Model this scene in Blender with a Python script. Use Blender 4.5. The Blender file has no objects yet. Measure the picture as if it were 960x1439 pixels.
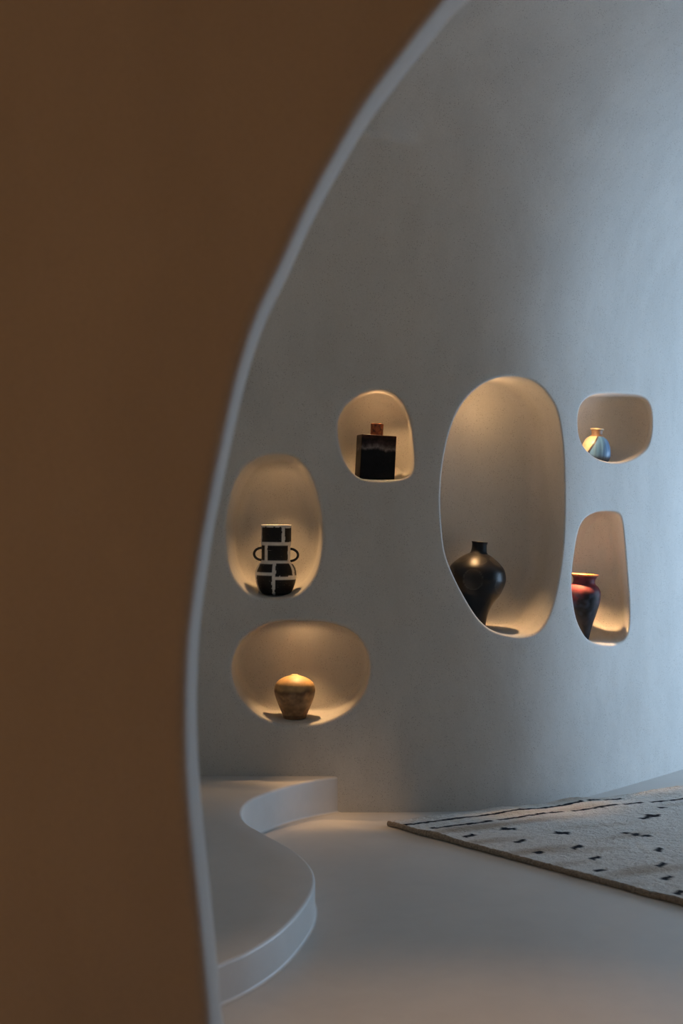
import bpy, bmesh, math, random
import numpy as np
from mathutils import Vector, Matrix, noise
from mathutils.geometry import delaunay_2d_cdt

random.seed(7)
SC = bpy.context.scene
COL = SC.collection
F, CX, CY, H = 2000.0, 480.0, 719.5, 1.3      # focal length in pixels, centre of the picture, eye height


# ------------------------------------------------------------------ helpers
def link(name, verts, faces, mat, parent=None, smooth=True):
    me = bpy.data.meshes.new(name)
    me.from_pydata([tuple(map(float, v)) for v in verts], [], [tuple(map(int, f)) for f in faces])
    me.update()
    o = bpy.data.objects.new(name, me)
    COL.objects.link(o)
    if mat:
        me.materials.append(mat)
    if smooth:
        me.polygons.foreach_set('use_smooth', [True] * len(me.polygons))
    if parent:
        o.parent = parent
    return o


def thing(name, label, cat, loc, rot=(0, 0, 0), group=None):
    o = bpy.data.objects.new(name, None)
    o.empty_display_size = .05
    COL.objects.link(o)
    o.location = loc
    o.rotation_euler = rot
    o['label'] = label
    o['category'] = cat
    if group:
        o['group'] = group
    return o


def catmull(P, n, closed=False):
    P = np.array(P, float)
    N = len(P)
    out = []
    segs = N if closed else N - 1
    for i in range(segs):
        if closed:
            a, b, c, d = P[(i - 1) % N], P[i], P[(i + 1) % N], P[(i + 2) % N]
        else:
            b, c = P[i], P[i + 1]
            a = P[i - 1] if i > 0 else 2 * b - c
            d = P[i + 2] if i + 2 < N else 2 * c - b
        for t in np.linspace(0, 1, 16, endpoint=False):
            out.append(.5 * (2 * b + (c - a) * t + (2 * a - 5 * b + 4 * c - d) * t * t + (3 * b - a - 3 * c + d) * t ** 3))
    if closed:
        out.append(out[0])
    else:
        out.append(P[-1])
    out = np.array(out)
    s = np.r_[0, np.cumsum(np.linalg.norm(np.diff(out, axis=0), axis=1))]
    q = np.linspace(0, s[-1], n + 1 if closed else n)
    if closed:
        q = q[:-1]
    return np.c_[np.interp(q, s, out[:, 0]), np.interp(q, s, out[:, 1])]


def sstep(x, a, b):
    t = np.clip((x - a) / (b - a), 0, 1)
    return t * t * (3 - 2 * t)


# ------------------------------------------------------------------ materials
class NT:
    def __init__(self, name):
        self.m = bpy.data.materials.new(name)
        self.m.use_nodes = True
        self.t = self.m.node_tree
        self.b = self.t.nodes['Principled BSDF']
        self.co = self.t.nodes.new('ShaderNodeTexCoord').outputs['Object']

    def n(self, kind, **kw):
        x = self.t.nodes.new(kind)
        for k, v in kw.items():
            setattr(x, k, v)
        return x

    def l(self, a, b):
        self.t.links.new(a, b)

    def mapped(self, scale):
        m = self.n('ShaderNodeMapping')
        m.inputs['Scale'].default_value = scale
        self.l(self.co, m.inputs['Vector'])
        return m.outputs['Vector']

    def noise(self, scale, detail=4, rough=.55, vec=None, dist=0):
        x = self.n('ShaderNodeTexNoise')
        x.inputs['Scale'].default_value = scale
        x.inputs['Detail'].default_value = detail
        x.inputs['Roughness'].default_value = rough
        x.inputs['Distortion'].default_value = dist
        self.l(vec or self.co, x.inputs['Vector'])
        return x.outputs['Fac']

    def ramp(self, fac, stops):
        r = self.n('ShaderNodeValToRGB')
        e = r.color_ramp.elements
        while len(e) < len(stops):
            e.new(.5)
        for el, (p, c) in zip(e, stops):
            el.position = p
            el.color = (*c, 1) if len(c) == 3 else c
        self.l(fac, r.inputs['Fac'])
        return r.outputs['Color']

    def mix(self, a, b, fac, mode='MIX'):
        x = self.n('ShaderNodeMix', data_type='RGBA', blend_type=mode)
        for s, v in ((0, fac), (6, a), (7, b)):
            if isinstance(v, (int, float)):
                x.inputs[s].default_value = v
            elif isinstance(v, tuple):
                x.inputs[s].default_value = (*v, 1)
            else:
                self.l(v, x.inputs[s])
        return x.outputs[2]

    def math(self, op, a, b=0):
        x = self.n('ShaderNodeMath', operation=op)
        for s, v in ((0, a), (1, b)):
            if isinstance(v, (int, float)):
                x.inputs[s].default_value = v
            else:
                self.l(v, x.inputs[s])
        return x.outputs[0]

    def bump(self, h, strength, dist=.01, prev=None):
        x = self.n('ShaderNodeBump')
        x.inputs['Strength'].default_value = strength
        x.inputs['Distance'].default_value = dist
        self.l(h, x.inputs['Height'])
        if prev is not None:
            self.l(prev, x.inputs['Normal'])
        return x.outputs['Normal']

    def done(self, color, rough, normal=None, spec=.5):
        for k, v in (('Base Color', color), ('Roughness', rough), ('Normal', normal)):
            if v is None:
                continue
            if isinstance(v, (int, float)):
                self.b.inputs[k].default_value = v
            elif isinstance(v, tuple):
                self.b.inputs[k].default_value = (*v, 1)
            else:
                self.l(v, self.b.inputs[k])
        self.b.inputs['Specular IOR Level'].default_value = spec
        return self.m


def plaster(name, base, pits=1.0, streak=1.0):
    t = NT(name)
    big = t.noise(1.3, 5, .6, t.mapped((1, 1, .55)), .6)
    col = t.ramp(big, [(.3, tuple(c * (1 - .07 * streak) for c in base)), (.7, tuple(min(1, c * (1 + .06 * streak)) for c in base))])
    tro = t.noise(4.5, 5, .6, t.mapped((1.3, 1.3, .6)), .3)
    col = t.mix(col, t.ramp(tro, [(.3, (.90, .90, .90)), (.65, (1, 1, 1))]), .8 * streak, 'MULTIPLY')
    fine = t.noise(160, 3, .7)
    col = t.mix(col, t.ramp(fine, [(.3, (.86, .86, .86)), (.6, (1, 1, 1))]), .7, 'MULTIPLY')
    pit = t.n('ShaderNodeTexVoronoi')
    pit.inputs['Scale'].default_value = 120
    t.l(t.co, pit.inputs['Vector'])
    mask = t.math('MULTIPLY', t.math('LESS_THAN', pit.outputs['Distance'], .19), t.math('GREATER_THAN', t.noise(16, 3), .50))
    mask = t.math('MULTIPLY', mask, pits)
    col = t.mix(col, (base[0] * .38, base[1] * .36, base[2] * .34), t.math('MULTIPLY', mask, .75))
    n1 = t.bump(t.noise(2.2, 4, .5, t.mapped((1, 1, .8)), .2), .25, .05)
    n2 = t.bump(tro, .06, .02, n1)
    n3 = t.bump(t.noise(70, 3, .6), .10, .004, n2)
    return t.done(col, .78, n3, .25)


M = {}
M['wall'] = plaster('wall plaster', (.60, .585, .55))
M['arch'] = plaster('arch plaster', (.60, .585, .55), .25, .8)


def microcement():
    t = NT('microcement floor')
    a = t.noise(1.1, 5, .6, None, .8)
    col = t.ramp(a, [(.3, (.53, .505, .475)), (.7, (.59, .565, .53))])
    b = t.noise(9, 5, .6, None, .5)
    col = t.mix(col, t.ramp(b, [(.3, (.93, .93, .93)), (.6, (1, 1, 1))]), .8, 'MULTIPLY')
    r = t.n('ShaderNodeMapRange')
    t.l(b, r.inputs['Value'])
    r.inputs['To Min'].default_value = .36
    r.inputs['To Max'].default_value = .52
    return t.done(col, r.outputs['Result'], t.bump(t.noise(3, 3), .06, .02), .45)


M['floor'] = microcement()


def attr_mat(name, rough, bump_scale=60, bump=.1, streak=None, spec=.5, mottling=.3):
    """painted ceramic: colour stored on the mesh plus fine brush mottling"""
    t = NT(name)
    a = t.n('ShaderNodeVertexColor')
    a.layer_name = 'glaze'
    col = a.outputs['Color']
    mot = t.noise(45, 4, .6)
    col = t.mix(col, t.ramp(mot, [(.3, (1 - mottling,) * 3), (.65, (1, 1, 1))]), .9, 'MULTIPLY')
    if streak:
        s = t.noise(1, 5, .7, t.mapped(streak[0]))
        m = t.ramp(s, [(streak[1], (0, 0, 0)), (streak[1] + .07, (1, 1, 1))])
        lum = t.ramp(t.math('LESS_THAN', t.n('ShaderNodeRGBToBW').outputs[0], .1), [(0, (0, 0, 0)), (1, (1, 1, 1))])
        bw = t.n('ShaderNodeRGBToBW')
        t.l(a.outputs['Color'], bw.inputs[0])
        dark = t.math('LESS_THAN', bw.outputs[0], .15)
        sep = t.n('ShaderNodeRGBToBW')
        t.l(m, sep.inputs[0])
        col = t.mix(col, streak[2], t.math('MULTIPLY', t.math('MULTIPLY', dark, sep.outputs[0]), streak[3]))
    return t.done(col, rough, t.bump(t.noise(bump_scale, 3), bump, .003), spec)


# ------------------------------------------------------------------ the cave wall as a surface S(u, v)
base_pts = [(-3.2, 6.17), (-1.5, 6.16), (-.6, 6.16), (.0, 6.16), (.3, 6.165), (.55, 6.19), (.75, 6.24), (.9, 6.315), (1.05, 6.43), (1.19, 6.57),
            (1.45, 6.865), (1.73, 7.2), (2.15, 7.75), (2.55, 8.40), (2.85, 9.2), (3.0, 10.2), (3.06, 11.6)]
BC = catmull(base_pts, 1600)
for _ in range(60):
    BC[1:-1] = .25 * BC[:-2] + .5 * BC[1:-1] + .25 * BC[2:]
BS = np.r_[0, np.cumsum(np.linalg.norm(np.diff(BC, axis=0), axis=1))]
BT = np.gradient(BC, axis=0)
BT /= np.linalg.norm(BT, axis=1)[:, None]
BN = np.c_[BT[:, 1], -BT[:, 0]]            # points into the room
UMAX = BS[-1]
V0, RV = 1.9, 1.72                         # straight height, radius of the vault
VMAX = V0 + RV * math.pi / 2
CREASE = None


def surf(u, v):
    u = np.asarray(u, float)
    v = np.asarray(v, float)
    x = np.interp(u, BS, BC[:, 0])
    y = np.interp(u, BS, BC[:, 1])
    nx = np.interp(u, BS, BN[:, 0])
    ny = np.interp(u, BS, BN[:, 1])
    L = np.hypot(nx, ny)
    nx, ny = nx / L, ny / L
    a = np.clip((v - V0) / RV, 0, math.pi / 2)
    off = RV * (1 - np.cos(a))
    z = np.where(v < V0, v, V0 + RV * np.sin(a))
    if CREASE is not None:
        (u0, v0), (u1, v1) = CREASE
        du, dv = u1 - u0, v1 - v0
        LL = math.hypot(du, dv)
        al = ((u - u0) * du + (v - v0) * dv) / LL / LL
        ac = (-(u - u0) * dv + (v - v0) * du) / LL
        fade = 1 - sstep(al, .35, 1.15)
        h = .034 * fade * sstep(ac, -.018, .018) * np.exp(-np.clip(ac, 0, 9) / .18)
        off = off + h * np.cos(a)
    return np.stack([x + nx * off, y + ny * off, z + 0 * off], -1)


def project(p):
    p = np.asarray(p, float)
    return np.stack([CX + F * p[..., 0] / p[..., 1], CY - F * (p[..., 2] - H) / p[..., 1]], -1)


def px_uv(px, py, depth=0, axis=(0, 1)):
    """pixel of the photograph to the (u, v) of the wall there"""
    u = 3.2 + (px - CX) / F * 6.3
    v = H - (py - CY) / F * 6.3
    for _ in range(30):
        e = 1e-4
        def g(u, v):
            s = surf(u, v)
            s = s + np.array([axis[0] * depth, axis[1] * depth, 0])
            return project(s)
        r = g(u, v) - np.array([px, py])
        J = np.c_[(g(u + e, v) - g(u - e, v)) / (2 * e), (g(u, v + e) - g(u, v - e)) / (2 * e)]
        d = np.linalg.solve(J, r)
        d = np.clip(d, -.3, .3)
        u -= d[0]
        v -= d[1]
    return float(u), float(v)


CREASE = (px_uv(492, 181), px_uv(585, 201))


def crop(origin, s, pts):
    return [(origin[0] + x / s, origin[1] + y / s) for x, y in pts]


NICHES = {
    'bottle': dict(px=crop((450, 530), 5.647, [(455, 98), (330, 130), (220, 210), (155, 310), (140, 410), (155, 540), (190, 650), (240, 735),
              (300, 790), (380, 817), (500, 824), (620, 814), (700, 786), (738, 730), (746, 640), (735, 500), (722, 380), (695, 280), (645, 190), (565, 122)]),
              depth=.27, r=.013, rb=.07, floor=.000, draft=.0),
    'handled': dict(px=crop((300, 620), 4, [(370, 74), (270, 87), (180, 142), (115, 250), (82, 380), (70, 500), (77, 620), (102, 730), (152, 808), (222, 863),
              (310, 890), (400, 884), (480, 852), (548, 785), (592, 690), (613, 560), (610, 440), (588, 320), (553, 210), (500, 125), (440, 85)]),
              depth=.29, r=.016, rb=.06, floor=.000, draft=.02),
    'gourd': dict(px=crop((300, 850), 4, [(480, 90), (350, 94), (250, 127), (170, 192), (120, 272), (103, 350), (112, 430), (150, 518), (210, 588), (290, 638),
              (380, 667), (480, 673), (600, 662), (710, 622), (798, 563), (853, 480), (878, 380), (871, 290), (832, 202), (760, 138), (660, 103), (580, 93)]),
              depth=.31, r=.016, rb=.03, floor=-.002, draft=.0),
    'meiping': dict(px=crop((600, 510), 3.5975, [(430, 66), (340, 81), (250, 132), (172, 220), (120, 340), (85, 500), (71, 660), (75, 800), (92, 950), (130, 1060),
              (190, 1180), (260, 1290), (330, 1350), (420, 1378), (500, 1380), (570, 1350), (620, 1270), (655, 1150), (683, 980), (695, 800), (696, 600),
              (686, 400), (658, 240), (600, 142), (530, 87)]),
              depth=.36, r=.012, rb=.07, floor=.003, draft=.0),
    'blue': dict(px=crop((780, 540), 6, [(480, 77), (370, 82), (290, 107), (225, 170), (198, 260), (196, 350), (206, 430), (236, 510), (286, 570), (350, 620),
              (440, 653), (530, 660), (620, 643), (710, 598), (780, 530), (813, 430), (821, 320), (812, 210), (776, 130), (710, 92), (600, 79)]),
              depth=.31, r=.012, rb=.07, floor=.000, draft=.0),
    'red': dict(px=crop((780, 700), 6.543, [(480, 120), (380, 132), (290, 180), (235, 260), (205, 370), (180, 520), (162, 680), (160, 820), (175, 980), (205, 1120),
              (255, 1230), (310, 1300), (390, 1335), (480, 1345), (560, 1342), (630, 1308), (670, 1240), (685, 1120), (684, 950), (670, 750), (655, 560),
              (640, 380), (625, 240), (604, 160), (560, 126)]),
              depth=.33, r=.012, rb=.10, floor=.000, draft=.0),
}

SLOPE = .07
VERTS, FACES, OWNER = [], [], []


def offset_loop(P, d):
    t = np.roll(P, -1, 0) - np.roll(P, 1, 0)
    t /= np.linalg.norm(t, axis=1)[:, None]
    n = np.c_[t[:, 1], -t[:, 0]]
    area = .5 * np.sum(P[:, 0] * np.roll(P[:, 1], -1) - np.roll(P[:, 0], -1) * P[:, 1])
    if area < 0:
        n = -n
    return P + n * d


def build_niches_wall():
    NR = 112
    pts, edges, holes = [], [], []
    for key, q in NICHES.items():
        uv = np.array([px_uv(*p) for p in q['px']])
        q['uv'] = uv = catmull(uv, NR, True)
        c = (uv.min(0) + uv.max(0)) / 2
        q['c'] = c
        n = np.array([np.interp(c[0], BS, BN[:, 0]), np.interp(c[0], BS, BN[:, 1])])
        q['axis'] = -n / np.linalg.norm(n)
        if key in ('meiping', 'blue', 'red'):       # these three run side by side into the wall
            q['axis'] = np.array([-.30, .954])
        q['vfloor'] = uv[:, 1].min() + q['floor']
        q['outer'] = offset_loop(uv, q['r'])
        i0 = len(pts)
        pts += [tuple(p) for p in q['outer']]
        edges += [(i0 + i, i0 + (i + 1) % NR) for i in range(NR)]
        q['i0'] = i0
        holes.append(q['outer'])
    allh = np.concatenate(holes)
    # grid: fine inside the picture, coarse elsewhere
    us = np.r_[np.arange(0, 2.2, .12), np.arange(2.2, 5.7, .045), np.arange(5.7, UMAX - .06, .12), UMAX]
    vs = np.r_[np.arange(0, VMAX - .04, .055), VMAX]
    def inside(p, loop):
        x, y = p
        x0, y0 = loop[:, 0], loop[:, 1]
        x1, y1 = np.roll(x0, -1), np.roll(y0, -1)
        cr = ((y0 > y) != (y1 > y)) & (x < (x1 - x0) * (y - y0) / (y1 - y0 + 1e-12) + x0)
        return np.count_nonzero(cr) % 2 == 1
    cand = [(u, v) for u in us for v in vs]
    (cu0, cv0), (cu1, cv1) = CREASE
    cand += [(u, v) for u in np.arange(cu0 - .25, cu1 + .08, .012) for v in np.arange(min(cv0, cv1) - .1, max(cv0, cv1) + .2, .008)]
    for (u, v) in cand:
        d = np.min(np.hypot(allh[:, 0] - u, allh[:, 1] - v))
        if d < .012:
            continue
        if d < .8 and any(inside((u, v), h) for h in holes):
            continue
        pts.append((u, v))
    res = delaunay_2d_cdt([Vector(p) for p in pts], edges, [], 0, 1e-6)
    P2 = np.array([tuple(p) for p in res[0]])
    orig = {}
    for i, src in enumerate(res[3]):
        for s in src:
            orig[s] = i
    tri = []
    for f in res[2]:
        c = P2[list(f)].mean(0)
        if any(inside(c, h) for h in holes):
            continue
        a, b, d = P2[f[0]], P2[f[1]], P2[f[2]]
        if (b[0] - a[0]) * (d[1] - a[1]) - (b[1] - a[1]) * (d[0] - a[0]) < 0:
            f = list(f)[::-1]
        tri.append(list(f))
    S = surf(P2[:, 0], P2[:, 1])
    VERTS.extend(S.tolist())
    for f in tri:
        FACES.append(f)
        OWNER.append('ceiling' if P2[f][:, 1].mean() > V0 + RV * 1.12 else 'wall')
    for key, q in NICHES.items():
        ring = [orig[q['i0'] + i] for i in range(NR)]
        ax = np.array([q['axis'][0], q['axis'][1], 0])
        r, rb, dep = q['r'], q['rb'], q['depth']
        rings = []
        for k in range(1, 7):                       # rounded lip
            t = k / 6 * math.pi / 2
            rings.append((r * (1 - math.sin(t)), r * (1 - math.cos(t)), 0 if k < 5 else .3 * (k - 4)))
        for k in range(1, 7):                       # side wall
            w = r + (dep - rb - r) * k / 6
            rings.append((-q['draft'] * k / 6, w, 1))
        for k in range(1, 9):                       # cove into the back
            t = k / 8 * math.pi / 2
            rings.append((-q['draft'] - rb * (1 - math.cos(t)), dep - rb + rb * math.sin(t), 1))
        prev = ring
        loops = []
        for (o, w, fl) in rings:
            L = offset_loop(q['uv'], o) if o > 0 else q['uv'] + (offset_loop(q['uv'], o) - q['uv'])
            loops.append((L, w, fl))
        Lb = loops[-1][0]
        for k in range(1, 8):                       # back
            s = 1 - k / 8
            loops.append((q['c'] + (Lb - q['c']) * s, dep + .012 * (1 - s * s), 1))
        for (L, w, fl) in loops:
            v = L[:, 1].copy()
            if fl:
                vf = q['vfloor'] + SLOPE * max(0, w - r)
                k = .006
                e = (v - vf) / k
                vs_ = np.where(e > 30, v, vf + k * np.log1p(np.exp(np.minimum(e, 30))))      # soft floor
                v = v * (1 - fl) + vs_ * fl
            flat = float(sstep(np.array(w), r, dep * .8)) * .85     # the back is flatter than the wall
            tang = np.array([-ax[1], ax[0], 0]) * -1
            s0 = surf(*q['c'])
            pl_ = s0 + (L[:, 0] - q['c'][0])[:, None] * tang
            pl_[:, 2] = v
            p3 = surf(L[:, 0], v) * (1 - flat) + pl_ * flat + ax * w
            i0 = len(VERTS)
            VERTS.extend(p3.tolist())
            cur = list(range(i0, i0 + NR))
            for i in range(NR):
                j = (i + 1) % NR
                FACES.append([prev[i], prev[j], cur[j], cur[i]])
                OWNER.append(key)
            prev = cur
        i0 = len(VERTS)
        VERTS.append((surf(*q['c']) + ax * (dep + .012)).tolist())
        for i in range(NR):
            FACES.append([prev[i], prev[(i + 1) % NR], i0])
            OWNER.append(key)


build_niches_wall()

# one shared set of normals, then one object for the wall, the ceiling and each recess
bm = bmesh.new()
bv = [bm.verts.new(v) for v in VERTS]
own = bm.faces.layers.int.new('own')
names = ['wall', 'ceiling'] + list(NICHES)
for f, o in zip(FACES, OWNER):
    try:
        fc = bm.faces.new([bv[i] for i in f])
        fc[own] = names.index(o)
    except ValueError:
        pass
bm.normal_update()
bmesh.ops.recalc_face_normals(bm, faces=bm.faces)
bm.verts.index_update()
# make them face the room
tst = [f for f in bm.faces if f[own] == 0]
if np.mean([f.normal.y for f in tst]) > 0:
    bmesh.ops.reverse_faces(bm, faces=bm.faces)
bm.normal_update()
VN = [v.normal.copy() for v in bm.verts]
faces_by = {n: [] for n in names}
for f in bm.faces:
    faces_by[names[f[own]]].append([v.index for v in f.verts])
bm.free()


def cut_out(name, fl, mat, parent=None):
    used = sorted({i for f in fl for i in f})
    mp = {v: k for k, v in enumerate(used)}
    o = link(name, [VERTS[i] for i in used], [[mp[i] for i in f] for f in fl], mat, parent)
    o.data.normals_split_custom_set_from_vertices([VN[i] for i in used])
    return o


wall_back = cut_out('wall_back', faces_by['wall'], M['wall'])
wall_back['kind'] = 'structure'
ceil = cut_out('ceiling', faces_by['ceiling'], M['wall'])
ceil['kind'] = 'structure'
for k in NICHES:
    cut_out('niche', faces_by[k], M['wall'], wall_back)


# ------------------------------------------------------------------ room shell
def struct_box(name, lo, hi, mat):
    x0, y0, z0 = lo
    x1, y1, z1 = hi
    v = [(x, y, z) for z in (z0, z1) for y in (y0, y1) for x in (x0, x1)]
    f = [(0, 2, 3, 1), (4, 5, 7, 6), (0, 1, 5, 4), (2, 6, 7, 3), (0, 4, 6, 2), (1, 3, 7, 5)]
    o = link(name, v, f, mat, None, False)
    o['kind'] = 'structure'
    return o


XR, YF, YN, ZC = 4.6, 11.5, -2.6, 3.63
struct_box('floor', (-3.4, YN - .2, -.2), (XR + .2, YF + .2, 0), M['floor'])
struct_box('ceiling_slab', (-3.4, YN - .2, ZC), (XR + .2, YF + .2, ZC + .2), M['arch']).name = 'ceiling_upper'
struct_box('wall_left', (-3.4, YN, 0), (-3.15, 6.3, ZC), M['arch'])
struct_box('wall_rear', (-3.4, YN - .2, 0), (XR + .2, YN, ZC), M['arch'])
struct_box('wall_far', (2.6, YF, 0), (XR + .2, YF + .2, ZC), M['arch'])


def wall_with_hole(name, x0, x1, ylo, yhi, zlo, zhi, wy0, wy1, wz0, wz1, mat):
    parts = [((x0, ylo, zlo), (x1, wy0, zhi)), ((x0, wy1, zlo), (x1, yhi, zhi)), ((x0, wy0, zlo), (x1, wy1, wz0)), ((x0, wy0, wz1), (x1, wy1, zhi))]
    v, f = [], []
    for (a, b, c), (d, e, g) in parts:
        i = len(v)
        v += [(x, y, z) for z in (c, g) for y in (b, e) for x in (a, d)]
        f += [tuple(i + k for k in q) for q in [(0, 2, 3, 1), (4, 5, 7, 6), (0, 1, 5, 4), (2, 6, 7, 3), (0, 4, 6, 2), (1, 3, 7, 5)]]
    o = link(name, v, f, mat, None, False)
    o['kind'] = 'structure'
    return o


WY0, WY1, WZ0, WZ1 = 6.0, 9.6, .05, 2.0
wall_with_hole('wall_right', XR, XR + .2, YN, YF, 0, ZC, WY0, WY1, WZ0, WZ1, M['arch'])


def frame_bars():
    v, f = [], []
    bars = [(WY0, WZ0, WY0 + .06, WZ1), (WY1 - .06, WZ0, WY1, WZ1), (WY0 + .06, WZ0, WY1 - .06, WZ0 + .06), (WY0 + .06, WZ1 - .06, WY1 - .06, WZ1),
            ((WY0 + WY1) / 2 - .03, WZ0 + .06, (WY0 + WY1) / 2 + .03, WZ1 - .06)]
    for (a, b, c, d) in bars:
        i = len(v)
        v += [(x, y, z) for z in (b, d) for y in (a, c) for x in (XR + .07, XR + .13)]
        f += [tuple(i + k for k in q) for q in [(0, 2, 3, 1), (4, 5, 7, 6), (0, 1, 5, 4), (2, 6, 7, 3), (0, 4, 6, 2), (1, 3, 7, 5)]]
    t = NT('window frame paint')
    o = link('window_1', v, f, t.done((.08, .075, .07), .5), None, False)
    o['kind'] = 'structure'


frame_bars()

# ------------------------------------------------------------------ the front wall with its egg-shaped arch
AY, AT = 2.2, .185          # near face and thickness
arch_px = [(657, 0), (602, 62), (558, 118), (519, 170), (478, 238), (440, 308), (405, 385), (376, 445), (357, 495), (340, 555), (325, 622), (310, 692),
           (297, 760), (287, 828), (280, 885), (276.5, 950), (276, 1020), (279, 1090), (285, 1160), (292, 1225), (299, 1295), (306, 1370), (313, 1439)]
BACK = AY + AT * .80


def arch_pt(p):
    return ((p[0] - CX) / F * BACK, H - (p[1] - CY) / F * BACK)


left = [arch_pt(p) for p in arch_px][::-1]
zb = left[0]
pre = [(zb[0] + .085, .0), (zb[0] + .06, .18), (zb[0] + .03, .36)]
apex = (1.02, 2.52)
crown = [(.34, 2.23), (.52, 2.38), (.76, 2.485), apex]
half = pre + left + crown
right = [(2 * apex[0] - x, z) for x, z in half[::-1][1:]]
AP = catmull(half + right, 340)


def build_arch():
    n = len(AP)
    t = np.gradient(AP, axis=0)
    t /= np.linalg.norm(t, axis=1)[:, None]
    nrm = np.c_[-t[:, 1], t[:, 0]]              # away from the opening
    if nrm[n // 2, 1] < 0:
        nrm = -nrm
    r1, r2 = .022, .03
    prof = []
    for k in range(0, 9):                       # near edge roll
        a = k / 8 * math.pi / 2
        prof.append((r1 * (1 - math.sin(a)), AY + r1 * (1 - math.cos(a))))
    for k in range(0, 9):
        a = k / 8 * math.pi / 2
        prof.append((r2 * (1 - math.cos(a)), AY + AT - r2 + r2 * math.sin(a)))
    V, Fc = [], []
    for (o, y) in prof:
        for i in range(n):
            q = AP[i] + nrm[i] * o
            V.append((q[0], y, max(q[1], 0)))
    # outer sheets: fan to a far rectangle
    def outer(i, k, y):
        c = np.array([apex[0], 1.1])
        d = AP[i] - c
        s = 1e9
        if d[0] < 0: s = min(s, (-3.15 - c[0]) / d[0])
        if d[0] > 0: s = min(s, (XR - c[0]) / d[0])
        if d[1] > 0: s = min(s, (ZC - c[1]) / d[1])
        if d[1] < 0: s = min(s, (0 - c[1]) / d[1]) if False else s
        e = c + d * s
        return (e[0], max(e[1], 0))
    m = len(prof)
    for j in range(m - 1):
        for i in range(n - 1):
            Fc.append((j * n + i, j * n + i + 1, (j + 1) * n + i + 1, (j + 1) * n + i))
    for side, y in ((0, AY), (m - 1, AY + AT)):
        rows = [[side * n + i for i in range(n)]]
        K = 14
        for k in range(1, K + 1):
            row = []
            for i in range(n):
                a = np.array([V[side * n + i][0], V[side * n + i][2]])
                b = np.array(outer(i, 0, y))
                w = (k / K) ** 1.6
                q = a + (b - a) * w
                row.append(len(V))
                V.append((q[0], y, q[1]))
            rows.append(row)
        for k in range(K):
            for i in range(n - 1):
                f = (rows[k][i], rows[k][i + 1], rows[k + 1][i + 1], rows[k + 1][i])
                Fc.append(f if side else f[::-1])
    o = link('wall_front', V, Fc, M['arch'])
    o['kind'] = 'structure'
    return o


build_arch()


# ------------------------------------------------------------------ raised platform with its S-shaped edge
def plat_h(y):
    return .110 + .047 * float(sstep(np.array(y), 4.5, 5.9))


edge_px = [(303.8, 1357), (330, 1346), (353.8, 1334.5), (385, 1315), (410, 1293), (432, 1266), (442, 1244), (440.5, 1223), (425.6, 1204), (400.6, 1187),
           (369, 1169.5), (347.5, 1156.5), (340, 1143.5), (343.5, 1132), (354, 1122.8), (372.5, 1114.7), (400.6, 1105.3), (435, 1097.3), (472.5, 1091)]
ed = []
for (x, y) in edge_px:
    D = 5.0
    for _ in range(40):
        D = F * (H - plat_h(D)) / (y - CY)
    ed.append(((x - CX) / F * D, D))
a0 = np.array(ed[0])
d0 = a0 - np.array(ed[2])
d0 /= np.linalg.norm(d0)
extra = [tuple(a0 + d0 * .55 + np.array([0, .03])), tuple(a0 + d0 * .25)]
ed = [(-3.14, 2.95), (-2.2, 2.95), (-1.4, 3.02)] + extra + ed
ed.append((ed[-1][0] + .03, 6.185))
EP = catmull(ed, 260)


def build_platform():
    n = len(EP)
    t = np.gradient(EP, axis=0)
    t /= np.linalg.norm(t, axis=1)[:, None]
    nr = np.c_[t[:, 1], -t[:, 0]]                # out of the platform
    V, Fc, rows = [], [], []
    def row(off, zf):
        r = []
        for i in range(n):
            h = plat_h(EP[i][1])
            q = EP[i] + nr[i] * off
            r.append(len(V))
            V.append((max(q[0], -3.145), min(q[1], 6.19), zf(h)))
        rows.append(r)
    # cove at the foot, upright riser, small rounded nose
    for k in range(0, 7):
        a = k / 6 * math.pi / 2
        row(.010 * (1 - math.sin(a)), lambda h, a=a: .0006 + .010 * (1 - math.cos(a)))
    row(0, lambda h: h - .012)
    for k in range(1, 5):
        a = k / 4 * math.pi / 2
        row(-.012 * (1 - math.cos(a)), lambda h, a=a: h - .012 + .012 * math.sin(a))
    for w in (.03, .1, .25, .5, .75, 1):
        r = []
        for i in range(n):
            q = EP[i] - nr[i] * .012
            tx = -3.145 + (EP[n - 1][0] + 3.145) * i / (n - 1) * .0
            b = np.array([-3.145, q[1]])
            p = q + (b - q) * w
            r.append(len(V))
            V.append((p[0], min(p[1], 6.19), plat_h(p[1])))
        rows.append(r)
    for a, b in zip(rows[:-1], rows[1:]):
        for i in range(n - 1):
            Fc.append((a[i], a[i + 1], b[i + 1], b[i]))
    o = link('raised_platform', V, Fc, M['floor'])
    bmm = bmesh.new()
    bmm.from_mesh(o.data)
    bmesh.ops.remove_doubles(bmm, verts=bmm.verts, dist=1e-5)
    bmesh.ops.recalc_face_normals(bmm, faces=bmm.faces)
    up = [f for f in bmm.faces if abs(f.normal.z) > .9]
    if sum(f.normal.z * f.calc_area() for f in up) < 0:
        bmesh.ops.reverse_faces(bmm, faces=bmm.faces)
    bmm.to_mesh(o.data)
    bmm.free()
    o['label'] = 'low smooth grey cement platform with S-curved edge beneath the lower left wall recess'
    o['category'] = 'platform'
    return o


build_platform()


# ------------------------------------------------------------------ rug
def ground(px, py, z=0.0):
    D = F * (H - z) / (py - CY)
    return np.array([(px - CX) / F * D, D])


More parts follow.
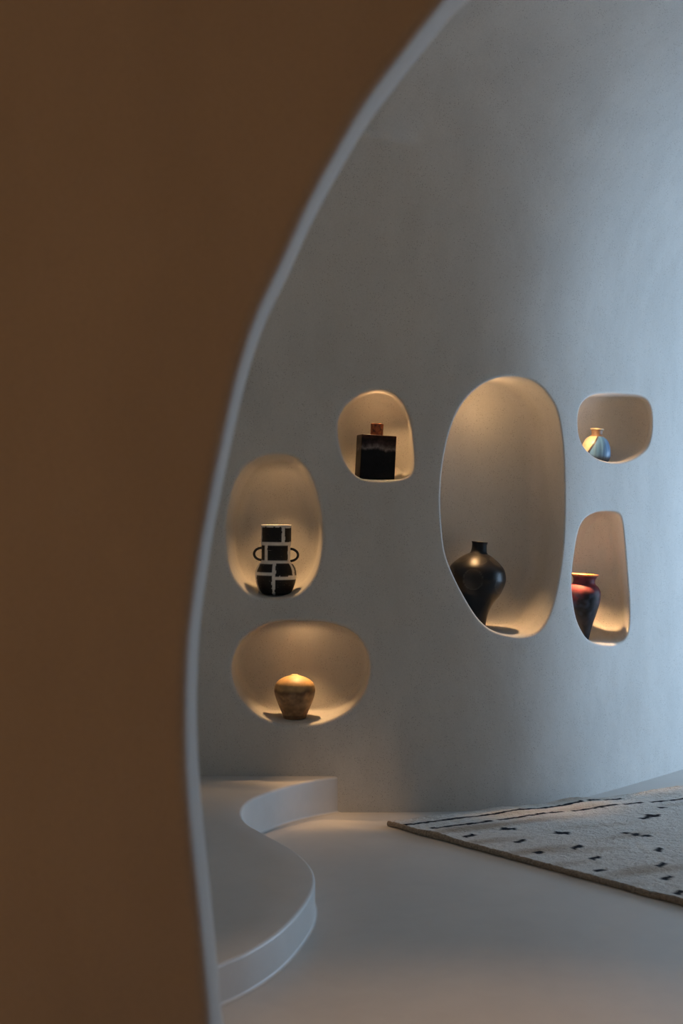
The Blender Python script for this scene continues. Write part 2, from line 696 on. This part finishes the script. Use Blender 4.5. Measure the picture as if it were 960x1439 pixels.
RT = .022
r0 = ground(545, 1153.5, RT)
rA = ground(960, 1264, RT) - r0
rA /= np.linalg.norm(rA)
rB = np.array([.94, .352])
rB = ground(870, 1117.5, RT) - r0
rB /= np.linalg.norm(rB)
LA, LB = 2.6, 2.3
Minv = np.linalg.inv(np.c_[rA, rB])


def to_ab(px, py):
    return Minv @ (ground(px, py, RT) - r0)


CREAM, INK, TAN = np.array((.74, .71, .66)), np.array((.016, .017, .024)), np.array((.40, .30, .21))
stripes = [(to_ab(568, 1159.4), to_ab(873, 1122)), (to_ab(606, 1164.4), to_ab(868, 1132.2)), (to_ab(877, 1132), to_ab(904, 1127.3)), (to_ab(913, 1127.6), to_ab(965, 1122.2))]
marks = [(713.6, 1165, 1), (660, 1174.8, 0), (731.5, 1182.7, 0), (790.7, 1171.2, 1), (810, 1191, 0), (756, 1198, 2), (837, 1205.5, 0), (842.6, 1223.2, 2),
         (886, 1171.7, 3), (901.5, 1173, 3), (917, 1146.8, 1), (905, 1149.5, 2), (931, 1136, 2), (927, 1193.6, 0), (929.5, 1215.3, 0), (937.6, 1232.8, 0), (955, 1254.5, 0)]
marks = [(*to_ab(x, y), k) for x, y, k in marks]
for i in range(60):
    a, b = .25 + .19 * (i // 6), .25 + .36 * (i % 6) + .18 * ((i // 6) % 2)
    p = r0 + rA * a + rB * b
    if (p[0] / p[1] * F + CX) > 985:
        marks.append((a + random.uniform(-.03, .03), b + random.uniform(-.03, .03), random.choice((0, 0, 1, 2))))


def build_rug():
    na = nb = 300
    A = LA * np.linspace(0, 1, na) ** 1.15
    B = LB * np.linspace(0, 1, nb) ** 1.15
    root = thing('rug', 'cream woven rug with dark stripes and scattered dark marks on the floor', 'rug',
                 (r0[0], r0[1], 0))
    V, Cc = [], []
    for i, a in enumerate(A):
        for j, b in enumerate(B):
            wob = .006 * noise.noise(Vector((a * 9, 3.1, 0))) * (1 if j == 0 else 0) + .010 * noise.noise(Vector((b * 11, 7.7, 0))) * math.exp(-a / .03)
            p = rA * (a + .010 * noise.noise(Vector((b * 11, 7.7, 0))) * math.exp(-a / .05)) + rB * (b + .008 * noise.noise(Vector((a * 7, 1.1, 0))) * math.exp(-b / .05))
            far = math.exp(-a / .22)
            wr = max(0, noise.noise(Vector((b * 3.6 - a * 1.2, a * .8, 2.2))) + .12) ** 1.3
            wob2 = noise.noise(Vector((b * 2.2, a * 5.5, 5.0)))
            z = RT + .030 * far * wr * min(1, b / .35) + .004 * wob2 * min(1, b / .15)
            z += .0022 * noise.noise(Vector((a * 55, b * 38, .3))) + .0016 * noise.noise(Vector((a * 130, b * 90, 4)))
            z += .010 * math.exp(-b / .02) * max(0, noise.noise(Vector((a * 5, 0, 9))))
            if p[1] + r0[1] > 0:
                pass
            V.append((p[0], p[1], max(z, .006)))
            c = CREAM * (1 + .10 * noise.noise(Vector((a * 4, b * 2, 1)))) * (1 + .09 * noise.noise(Vector((a * 60, b * 14, 3))))
            tn = max(0, noise.noise(Vector((a * 9, b * 2.6, 6))) - .10) * 1.2 + .65 * math.exp(-a / .018) * (.5 + noise.noise(Vector((b * 20, 0, 8))))
            c = c + (TAN - c) * min(max(tn, 0), .75)
            jx = .010 * noise.noise(Vector((a * 30, b * 30, 11)))
            jy = .010 * noise.noise(Vector((a * 30, b * 30, 17)))
            d = 9
            for s, e in stripes:
                w = (b - s[1]) / (e[1] - s[1])
                if -.0 <= w <= 1:
                    ac = s[0] + (e[0] - s[0]) * w
                    gap = noise.noise(Vector((b * 9, s[0] * 40, 3))) > .50
                    if not gap:
                        d = min(d, (abs(a + .5 * jx - ac) - .011))
            for (ma, mb, k) in marks:
                x, y = a - ma + jx, b - mb + jy
                if abs(x) > .08 or abs(y) > .08:
                    continue
                if k == 0:
                    d = min(d, max(abs(x + .45 * y) - .015, abs(y) - .033))
                elif k == 1:
                    d = min(d, abs(x) * 1.0 + abs(y) * .9 - .036)
                elif k == 2:
                    d = min(d, max(abs(x) - .014, abs(y) - .022))
                else:
                    for sx in (-.022, .022):
                        for sy in (-.0, .0):
                            d = min(d, max(abs(x - sx) - .015, abs(y - sy) - .018))
            if d < 0:
                c = INK
            Cc.append(c)
    Fc = []
    for i in range(na - 1):
        for j in range(nb - 1):
            k = i * nb + j
            Fc.append((k, k + 1, k + nb + 1, k + nb))
    t = NT('woven wool')
    a = t.n('ShaderNodeVertexColor')
    a.layer_name = 'glaze'
    fz = t.noise(230, 3, .7)
    col = t.mix(a.outputs['Color'], t.ramp(fz, [(.32, (.72, .72, .72)), (.6, (1, 1, 1))]), .8, 'MULTIPLY')
    n1 = t.bump(t.noise(110, 4, .7, t.mapped((1, 1.0, 1))), .8, .012)
    mat = t.done(col, .95, t.bump(t.noise(28, 3, .6), .6, .02, n1), .1)
    o = link('woven_top', V, Fc, mat, root)
    paint(o, Cc)
    if o.data.polygons[0].normal.z < 0:
        o.data.flip_normals()
    # thick bound edges down to the floor
    t2 = NT('rug edge yarn')
    e2 = t2.done(t2.ramp(t2.noise(90, 4, .7), [(.3, (.20, .16, .12)), (.7, (.42, .35, .27))]), .95, t2.bump(t2.noise(140, 3), .7, .008), .1)
    def edge(name, idx):
        v, f = [], []
        path = [Vector(V[i]) for i in idx]
        m = 8
        for q, p in enumerate(path):
            tang = (path[min(q + 1, len(path) - 1)] - path[max(q - 1, 0)]).normalized()
            side = Vector((tang.y, -tang.x, 0))
            zt = p.z
            for k in range(m):
                ang = 2 * math.pi * k / m
                v.append((p.x + side.x * .008 * math.cos(ang), p.y + side.y * .008 * math.cos(ang),
                          max(.0, zt / 2 + (zt / 2 + .001) * math.sin(ang))))
        for q in range(len(path) - 1):
            for k in range(m):
                f.append((q * m + k, q * m + (k + 1) % m, (q + 1) * m + (k + 1) % m, (q + 1) * m + k))
        link(name, v, f, e2, root)['label'] = 'brownish bound edge of the rug'
    edge('edge_binding', [i * nb for i in range(na)])
    return root


def paint(o, colors):
    at = o.data.color_attributes.new('glaze', 'FLOAT_COLOR', 'POINT')
    arr = np.ones((len(colors), 4), np.float32)
    arr[:, :3] = np.array(colors)
    at.data.foreach_set('color', arr.ravel())


build_rug()


# ------------------------------------------------------------------ vases
def lathe(prof, n=96):
    """prof: list of (r, z) from outside foot to inside bottom; returns verts, faces and (theta, z, index) per vertex"""
    V, Fc, info = [], [], []
    for k, (r, z) in enumerate(prof):
        for i in range(n):
            th = 2 * math.pi * i / n - math.pi / 2 * 0
            V.append((r * math.sin(th), -r * math.cos(th), z))      # theta 0 faces the camera
            info.append((th if th <= math.pi else th - 2 * math.pi, z, k))
    m = len(prof)
    for k in range(m - 1):
        for i in range(n):
            j = (i + 1) % n
            Fc.append((k * n + i, k * n + j, (k + 1) * n + j, (k + 1) * n + i))
    Fc.append(tuple(range(n))[::-1])
    Fc.append(tuple((m - 1) * n + i for i in range(n)))
    return V, Fc, info


def smooth_prof(pts, n):
    return [tuple(p) for p in catmull(pts, n)]


def tube(path, r, m=12):
    v, f = [], []
    P = [Vector(p) for p in path]
    for q, p in enumerate(P):
        t = (P[min(q + 1, len(P) - 1)] - P[max(q - 1, 0)]).normalized()
        a = t.cross(Vector((0, 1, 0))).normalized()
        b = t.cross(a)
        for k in range(m):
            g = 2 * math.pi * k / m
            v.append(p + a * r * math.cos(g) + b * r * math.sin(g))
    for q in range(len(P) - 1):
        for k in range(m):
            f.append((q * m + k, q * m + (k + 1) % m, (q + 1) * m + (k + 1) % m, (q + 1) * m + k))
    f.append(tuple(range(m)))
    f.append(tuple((len(P) - 1) * m + k for k in range(m))[::-1])
    return v, f


def place(key, px, w):
    """foot of an object in a recess: (x, y, z) on its floor at depth w seen at picture column px; also metres per pixel there"""
    q = NICHES[key]
    u = q['c'][0]
    ax = np.array([q['axis'][0], q['axis'][1], 0])
    for _ in range(40):
        p = surf(u, q['vfloor'] + .0042 - .002 + SLOPE * (w - q['r'])) + ax * w
        u += (px - project(p)[0]) / F * 5
    return p, p[1] / F


# --- square bottle
p, s = place('bottle', 526.3, .135)
zt = 669.5
base_y = project(p)[1]
root = thing('square_bottle', 'dark brown square bottle with short rusty red neck in the small upper recess', 'bottle', p,
             (0, math.radians(3.0), math.radians(14)))
hb = (base_y - 612) * s
hw, hd = 25.2 * s, 15.0 * s


def slab():
    b = bmesh.new()
    bmesh.ops.create_cube(b, size=1)
    for v in b.verts:
        v.co = Vector((v.co.x * hw * 2, v.co.y * hd * 2, (v.co.z + .5) * hb))
    bmesh.ops.bevel(b, geom=b.edges[:], offset=.0042, segments=3, profile=.5, affect='EDGES')
    bmesh.ops.triangulate(b, faces=b.faces[:])
    me = bpy.data.meshes.new('body')
    b.to_mesh(me)
    b.free()
    o = bpy.data.objects.new('body', me)
    COL.objects.link(o)
    o.parent = root
    t = NT('bottle glaze')
    sep = t.n('ShaderNodeSeparateXYZ')
    t.l(t.co, sep.inputs[0])
    zz = t.math('DIVIDE', sep.outputs['Z'], hb)
    wob = t.math('MULTIPLY', t.math('SUBTRACT', t.noise(26, 4, .6, t.mapped((1, .3, .2))), .5), .30)
    z2 = t.math('ADD', zz, wob)
    col = t.ramp(z2, [(.0, (.004, .004, .005)), (.63, (.005, .005, .006)), (.69, (.22, .19, .18)), (.80, (.055, .034, .030)), (.90, (.018, .008, .006)), (1, (.07, .025, .012))])
    pat = t.ramp(t.noise(40, 4, .6), [(.42, (.25, .22, .22)), (.62, (1, 1, 1))])
    col = t.mix(col, pat, .8, 'MULTIPLY')
    me.materials.append(t.done(col, .33, t.bump(t.noise(55, 3), .15, .003), .2))
    me.polygons.foreach_set('use_smooth', [False] * len(me.polygons))


slab()
rn = 9.0 * s
hn = 16.5 * s
V, Fc, inf = lathe([(rn * 1.04, hb - .001), (rn * 1.0, hb + .004), (rn * .98, hb + hn * .5), (rn * 1.0, hb + hn - .002), (rn * .97, hb + hn), (rn * .82, hb + hn),
                    (rn * .78, hb + hn - .003), (rn * .76, hb + .004)], 48)
t = NT('rust glaze')
rust = t.done(t.ramp(t.noise(70, 4, .65), [(.35, (.07, .012, .008)), (.52, (.36, .085, .02)), (.7, (.50, .16, .035))]), .5, t.bump(t.noise(90, 3), .2, .003))
link('neck', V, Fc, rust, root)['label'] = 'rusty red cylindrical neck'

# --- two-handled vase, black blocks on white
p, s = place('handled', 387.3, .13)
by = project(p)[1]
root = thing('handled_vase', 'white vase with painted black blocks and two black loop handles in the left recess', 'vase', p, (0, math.radians(.6), 0))
zz = lambda y: (by - y) * s
rr = lambda d: d * s
prof = smooth_prof([(.0195, 0), (.024, .001), (rr(20.5), zz(833)), (rr(25.5), zz(825)), (rr(28.8), zz(811)), (rr(28.2), zz(801)), (rr(25), zz(794)), (rr(21), zz(789.6)), (rr(20.2), zz(788.2))], 46)
prof += [(rr(20.3), z) for z in np.linspace(zz(786.5), zz(767), 22)] + [(rr(20.8), zz(765.4)), (rr(21.3), zz(763.6))]
prof += [(rr(21.2), z) for z in np.linspace(zz(762), zz(739.5), 24)] + [(rr(21.4), zz(738.2)), (rr(21.1), zz(737.6)), (rr(20), zz(737.7)), (rr(19.5), zz(739)), (rr(19), zz(764)), (rr(18.4), zz(787))]
V, Fc, inf = lathe(prof, 160)
WHITE, BLACK = np.array((.74, .70, .64)), np.array((.012, .010, .009))
blocks = []
for (x0, x1, y0, y1, R) in [(368, 396.0, 740.6, 761.3, 21.2), (400.2, 409.9, 741.5, 761.2, 21.2), (366.0, 372.2, 766.2, 787, 20.3), (376.4, 404.2, 766.4, 787.6, 20.3),
                            (361.5, 383.6, 791.5, 803.6, 29), (388.2, 411.2, 791.2, 808.6, 29), (414.2, 415.8, 792, 808, 29), (361, 382.9, 808.2, 835.5, 29), (387.6, 415.9, 813.6, 836, 29)]:
    f = lambda x: math.asin(max(-1, min(1, (x - 387.3) / R)))
    t0, t1 = f(x0), f(x1)
    if x1 > 387.3 + R * .95:
        t1 = math.pi / 2 + .5
    if x0 < 387.3 - R * .98:
        t0 = -math.pi / 2 - .5
    blocks.append((t0, t1, zz(y1), zz(y0)))
for (y0, y1) in ((741, 761), (766.5, 787), (791.5, 806), (811, 836)):
    blocks += [(2.2, 2.9, zz(y1), zz(y0)), (3.05 - 2 * math.pi, 3.9 - 2 * math.pi, zz(y1), zz(y0)), (3.05, 3.3, zz(y1), zz(y0))]
cols = []
rimk = 46 + 22 + 2 + 24
for th, z, k in inf:
    c = WHITE
    if k < rimk:
        j = .012 * noise.noise(Vector((th * 5, z * 60, 0)))
        for (t0, t1, z0, z1) in blocks:
            if t0 < th + j * 4 < t1 and z0 < z + j * .12 < z1:
                c = BLACK
    cols.append(c)
mt = attr_mat('painted stoneware', .45, 80, .12, ((45, 45, 330), .64, (.42, .38, .33), .9), .22, .18)
o = link('body', V, Fc, mt, root)
paint(o, cols)
t = NT('black handle glaze')
hm = t.done((.012, .010, .009), .35, t.bump(t.noise(120, 2), .1, .002))
for sx in (-1, 1):
    path = []
    oy = 0 if sx < 0 else 2.6
    for k in range(17):
        a = -math.pi / 2 + math.pi * k / 16
        path.append((sx * (rr(19.6) + rr(11.2 if sx < 0 else 11.4) * math.cos(a)), 0, zz(778.6 + oy * .4) + rr(8.6) * math.sin(a)))
    v, f = tube(path, rr(1.75))
    link('handle', v, f, hm, root)['label'] = 'black loop handle on the left side' if sx < 0 else 'black loop handle on the right side'

# --- gourd vase
p, s = place('gourd', 414.3, .135)
by = project(p)[1]
B0 = 1010.5
zz = lambda y: (B0 - y) * s
prof = smooth_prof([(15.2 * s, 0), (15.8 * s, .0015), (18, zz(1003))if False else (18.2 * s, zz(1003)), (22.4 * s, zz(993)), (26.3 * s, zz(983)), (28.7 * s, zz(973)), (28.4 * s, zz(967.5)),
                    (26.3 * s, zz(961.5)), (21 * s, zz(956.2)), (13.5 * s, zz(952.6)), (7.5 * s, zz(950.8)), (4.6 * s, zz(949.3)), (3.6 * s, zz(948.7)), (2.4 * s, zz(949.2)), (1.8 * s, zz(951.5))], 90)
V, Fc, inf = lathe(prof, 96)
cols = []
for (x, y, z), (th, z_, k) in zip(V, inf):
    q = Vector((x, y, z))
    n1 = noise.fractal(q * 34, 1, 2, 4)
    n2 = noise.noise(q * 75)
    tan_top = np.array((.50, .31, .13))  # tan clay of the upper body, above the darker band
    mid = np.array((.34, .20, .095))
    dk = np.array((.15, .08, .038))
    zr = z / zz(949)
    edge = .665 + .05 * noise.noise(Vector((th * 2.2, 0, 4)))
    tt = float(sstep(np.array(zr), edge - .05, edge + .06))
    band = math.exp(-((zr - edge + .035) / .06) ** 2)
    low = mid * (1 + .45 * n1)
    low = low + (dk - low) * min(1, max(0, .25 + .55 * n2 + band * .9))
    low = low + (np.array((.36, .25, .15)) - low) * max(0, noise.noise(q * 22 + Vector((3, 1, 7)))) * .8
    c = low * (1 - tt) + tan_top * (1 + .18 * n1) * tt
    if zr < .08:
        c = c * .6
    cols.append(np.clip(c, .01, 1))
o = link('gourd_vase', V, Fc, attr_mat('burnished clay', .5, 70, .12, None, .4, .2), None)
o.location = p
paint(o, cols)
o['label'] = 'squat tan brown clay vase with tiny mouth in the wide oval recess above the platform'
o['category'] = 'vase'

# --- tall-shouldered black vase
p, s = place('meiping', 663.5, .185)
by = project(p)[1]
B0 = by
zz = lambda y: (B0 - y) * s
root = thing('black_vase', 'glossy black high-shouldered vase with narrow neck in the tallest wall recess', 'vase', p, (0, math.radians(5.0), 0))
k1 = 1.0
prof = smooth_prof([(17 * s, 0), (18 * s, .002), (18.6 * s, zz(B0 - 12)), (20.5 * s, zz(860)), (26 * s, zz(846)), (34.5 * s, zz(833)), (40.2 * s, zz(818)), (41 * s, zz(809)), (37.5 * s, zz(797)),
                    (28 * s, zz(787)), (19 * s, zz(780.5)), (12.6 * s, zz(777.2))], 110)
V, Fc, inf = lathe(prof, 128)
cols = []
med = [(-.22, zz(813)), (.98, zz(815)), (-1.3, zz(813)), (2.1, zz(815)), (3.1, zz(813))]
top = [(-.05, zz(786)), (1.05, zz(786.5)), (-1.15, zz(786)), (2.1, zz(786)), (3.14, zz(786))]
for (x, y, z), (th, z_, k) in zip(V, inf):
    r = math.hypot(x, y)
    base = np.array((.007, .007, .008))
    for lst, ra in ((med, 14.5 * s), (top, 11.5 * s)):
        for (t0, z0) in lst:
            dth = (th - t0 + math.pi) % (2 * math.pi) - math.pi
            # distance measured over the surface of the pot
            dz = (z - z0) * (1 if lst is med else 2.0)
            d = math.hypot(dth * max(r, 1e-3), dz)
            if d < ra:
                base = np.array((.022, .021, .020)) if d < ra - 1.2 * s else np.array((.045, .042, .038))
    for t0 in (-1.7, -.55, .6, 1.75, 2.9):
        dth = abs((th - t0 + math.pi) % (2 * math.pi) - math.pi)
        w = (zz(838) - z) / zz(838)
        if 0 < w < .85 and dth < .55 * w:
            base = np.array((.016, .0155, .015))
    cols.append(base)
o = link('body', V, Fc, attr_mat('black glaze', .33, 50, .04, None, .28, .1), root)
paint(o, cols)
t = NT('matt black glaze')
nk = t.done((.006, .006, .007), .55, None, .3)
V, Fc, inf = lathe(smooth_prof([(12.9 * s, zz(777.4)), (11.3 * s, zz(775)), (10.5 * s, zz(769)), (10.6 * s, zz(764)), (11.4 * s, zz(761.4)), (11.0 * s, zz(760.8)), (9.6 * s, zz(761.2)), (8.8 * s, zz(766)), (8.6 * s, zz(775))], 40), 64)
link('neck', V, Fc, nk, root)['label'] = 'matt black neck'

# --- blue and cream vase
p, s = place('blue', 836.5, .165)
by = project(p)[1]
zz = lambda y: (by - y) * s + (by - 642.5) * 0
dy = by - 642.5
root = thing('blue_vase', 'small cream vase with blue leaf-shaped panel in the small upper right recess', 'vase', p, (0, math.radians(3.5), 0))
zz = lambda y: (642.5 - y) * s
prof = smooth_prof([(16 * s, 0), (18.5 * s, .001), (20.6 * s, zz(637)), (20.9 * s, zz(630.5)), (19.6 * s, zz(623)), (17.4 * s, zz(616.5)), (13.8 * s, zz(611)), (9.6 * s, zz(608.2))], 80)
V, Fc, inf = lathe(prof, 128)
cols = []
hz = zz(608)
for (x, y, z), (th, z_, k) in zip(V, inf):
    q = Vector((x, y, z))
    zr = max(z, 0) / hz
    # the leaf: its left bound swings from the foot up to the apex right of the neck
    tl = -.85 + .9 * zr
    trr = 2.5 - 1.5 * zr
    cream = np.array((.72, .56, .36)) * (1 + .10 * noise.noise(q * 40))
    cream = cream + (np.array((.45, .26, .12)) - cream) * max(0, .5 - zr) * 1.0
    blue = np.array((.075, .19, .38)) * (1 + .55 * noise.noise(Vector((th * 5, z * 12, 1))))
    blue = blue + (np.array((.15, .32, .52)) - blue) * max(0, noise.noise(Vector((th * 9, z * 9, 6)))) * 1.1
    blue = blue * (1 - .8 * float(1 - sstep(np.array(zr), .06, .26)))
    if tl - .17 < th < tl:
        c = np.array((.03, .035, .05))
    elif tl <= th < trr:
        c = blue
    else:
        c = cream
    cols.append(np.clip(c, .005, 1))
o = link('body', V, Fc, attr_mat('satin glaze', .38, 60, .05, None, .5, .12), root)
paint(o, cols)
t = NT('brown neck glaze')
nk = t.done(t.ramp(t.noise(50, 3), [(.3, (.16, .09, .05)), (.7, (.26, .17, .10))]), .5)
V, Fc, inf = lathe(smooth_prof([(9.9 * s, zz(608)), (7.9 * s, zz(606.5)), (7.4 * s, zz(603.5)), (8.0 * s, zz(600)), (9.0 * s, zz(598.6)), (8.0 * s, zz(598.6)), (6.6 * s, zz(602)), (6.2 * s, zz(607))], 40), 64)
o = link('neck', V, Fc, nk, root)
o['label'] = 'brown flared neck'
V, Fc, inf = lathe(smooth_prof([(8.8 * s, zz(598.9)), (9.5 * s, zz(598.2)), (9.4 * s, zz(597.2)), (8.6 * s, zz(596.9)), (7.6 * s, zz(597.6)), (7.4 * s, zz(599))], 24), 64)
t = NT('cream rim glaze')
link('rim', V, Fc, t.done((.72, .58, .36), .45), root)['label'] = 'cream rim'

# --- red and black jar
p, s = place('red', 816.0, .19)
by = project(p)[1]
zz = lambda y: (by - y) * s
root = thing('red_jar', 'mottled dark red and black jar with wide orange rim in the narrow lower right recess', 'jar', p, (0, math.radians(3.5), 0))
prof = smooth_prof([(9.5 * s, 0), (11 * s, .0015), (15 * s, zz(878)), (19 * s, zz(864)), (23 * s, zz(848)), (24.2 * s, zz(837)), (23.6 * s, zz(830)), (20.5 * s, zz(824)), (16.6 * s, zz(820.5)), (15.4 * s, zz(817)), (15.9 * s, zz(812.5)), (18 * s, zz(809.2))], 90)
V, Fc, inf = lathe(prof, 96)
cols = []
for (x, y, z), (th, z_, k) in zip(V, inf):
    q = Vector((x, y, z))
    n1 = noise.fractal(q * 28, 1, 2, 4)
    red = np.array((.15, .022, .028)) * (1 + .6 * n1)
    blk = np.array((.016, .016, .020)) * (1 + .6 * n1)
    zr = z / zz(809)
    w = float(sstep(np.array(zr + .14 * n1), .52, .82))
    blob = math.exp(-(((th - .25) / .5) ** 2 + ((zr - .62) / .16) ** 2))
    w *= 1 - min(1, 1.3 * blob)
    c = blk * (1 - w) + red * w
    refl = max(0, noise.noise(q * 40 + Vector((5, 5, 5)))) * math.exp(-((zr - .6) / .25) ** 2)  # bluish reflection painted into the jar's colour
    c = c + (np.array((.05, .07, .11)) - c) * min(1, refl)
    cols.append(np.clip(c, .004, 1))
o = link('body', V, Fc, attr_mat('raku glaze', .5, 70, .25, None, .2, .25), root)
paint(o, cols)
V, Fc, inf = lathe(smooth_prof([(17.8 * s, zz(809.4)), (19.6 * s, zz(808.6)), (20.2 * s, zz(807.4)), (19.6 * s, zz(806.2)), (17 * s, zz(806.4)), (14.2 * s, zz(809.5)), (11.4 * s, zz(816)), (13 * s, zz(824))], 40), 64)
t = NT('orange rim glaze')
rm = t.done(t.ramp(t.noise(80, 4), [(.35, (.38, .10, .03)), (.65, (.62, .24, .08))]), .5)
link('rim', V, Fc, rm, root)['label'] = 'orange rim'


# ------------------------------------------------------------------ light
def lamp(kind, name, loc, power, color, **kw):
    l = bpy.data.lights.new(name, kind)
    l.energy = power
    l.color = color
    for k, v in kw.items():
        setattr(l, k, v)
    o = bpy.data.objects.new(name, l)
    COL.objects.link(o)
    o.location = loc
    return o


def aim(o, target):
    o.rotation_euler = (Vector(target) - Vector(o.location)).to_track_quat('-Z', 'Y').to_euler()


WARM = (1, .58, .26)


def niche_light(key, px, w, power, tgt=(0, 0), size=100, below=.03, rad=.012, color=WARM, blend=1.0):
    q = NICHES[key]
    ax = Vector((q['axis'][0], q['axis'][1], 0))
    uv = q['uv']
    u = px_uv(px, CY)[0]
    nx = np.roll(uv, -1, 0)
    hit = ((uv[:, 0] > u) != (nx[:, 0] > u))
    top = (uv[:, 1] + (nx[:, 1] - uv[:, 1]) * (u - uv[:, 0]) / (nx[:, 0] - uv[:, 0] + 1e-12))[hit].max()
    pos = Vector(surf(u, top - below)) + ax * w
    o = lamp('SPOT', 'recess_spot', pos, power, color, spot_size=math.radians(size), spot_blend=blend, shadow_soft_size=rad)
    tang = Vector((-ax.y, ax.x, 0)) * -1
    aim(o, pos + Vector((0, 0, -1)) + tang * tgt[0] + ax * tgt[1])
    return o


# each recess has one downlight: a tight beam with a wide weak spill
for key, px, w, beam, size, spill, tgt in (('bottle', 533, .14, 5, 95, .2, (.15, 0)), ('handled', 392, .16, 14, 70, .5, (0, -.06)), ('gourd', 424, .18, 12, 76, .5, (0, -.1)),
                                           ('meiping', 672, .18, 60, 36, .8, (.13, -.03)), ('blue', 831, .13, 6, 84, .8, (.5, .1)), ('red', 828, .19, 75, 54, .5, (.20, .16))):
    niche_light(key, px, w, beam, below=.016, size=size, tgt=tgt, rad=.007)
    if key in ('handled', 'gourd'):
        niche_light(key, px, w, spill, below=.014, size=168, blend=.3)
    else:
        niche_light(key, {'meiping': 712}.get(key, px), w, spill, below=.12 if key == 'meiping' else .05, size=180, blend=0).data.type = 'POINT'

# ceiling downlights close to the wall, warm pools on platform and floor
for (x, y, pw) in ((-.14, 5.98, 110), (.10, 5.98, 110)):
    o = lamp('SPOT', 'ceiling_spot', (x, y - .55, 3.1), pw, WARM, spot_size=math.radians(10), spot_blend=1, shadow_soft_size=.03)
    aim(o, (x + .02, y + .05, 0))

# warm lamp of the near room
lamp('POINT', 'near_room_lamp', (-.9, -.4, 1.45), 19, (1, .465, .155), shadow_soft_size=.25)

# added spots, unseen to right and left: their floor bounce warms the walls
o = lamp('SPOT', 'bounce_fill', (2.3, 3.9, 3.45), 740, (1, .74, .48), spot_size=math.radians(44), spot_blend=.6, shadow_soft_size=.06)
aim(o, (2.35, 3.9, 0))
o = lamp('SPOT', 'bounce_fill', (-1.9, 4.3, 3.45), 590, (1, .74, .48), spot_size=math.radians(36), spot_blend=.5, shadow_soft_size=.06)
aim(o, (-1.9, 4.3, 0))
# added spot past the arch, itself unseen: warm pool on the near floor
o = lamp('SPOT', 'near_floor_fill', (.35, 3.1, 3.45), 130, (1, .62, .36), spot_size=math.radians(41), spot_blend=1, shadow_soft_size=.06)
aim(o, (.35, 3.1, 0))

# daylight through the window
world = bpy.data.worlds.new('sky')
SC.world = world
world.use_nodes = True
bg = world.node_tree.nodes['Background']
bg.inputs['Color'].default_value = (.50, .72, 1.0, 1)
bg.inputs['Strength'].default_value = 8.6
pl = lamp('AREA', 'window_portal', (XR + .21, (WY0 + WY1) / 2, (WZ0 + WZ1) / 2), 1, (1, 1, 1), shape='RECTANGLE', size=WZ1 - WZ0, size_y=WY1 - WY0)
pl.rotation_euler = (0, math.radians(90), 0)
pl.data.cycles.is_portal = True

# ------------------------------------------------------------------ camera
cam = bpy.data.cameras.new('camera')
co = bpy.data.objects.new('camera', cam)
COL.objects.link(co)
co.location = (0, 0, H)
co.rotation_euler = (math.radians(90), 0, 0)
cam.sensor_fit = 'VERTICAL'
cam.sensor_height = 36
cam.lens = F / 1439 * 36
cam.clip_start = .05
cam.dof.use_dof = True
cam.dof.focus_distance = 6.2
cam.dof.aperture_fstop = 3.3
SC.camera = co

vs = SC.view_settings
vs.view_transform = 'Standard'
vs.look = 'None'
vs.exposure = 0
vs.gamma = 1
vs.use_curve_mapping = False
SC.cycles.use_denoising = True
SC.cycles.max_bounces = 10
SC.cycles.diffuse_bounces = 6
SC.cycles.sample_clamp_indirect = 6
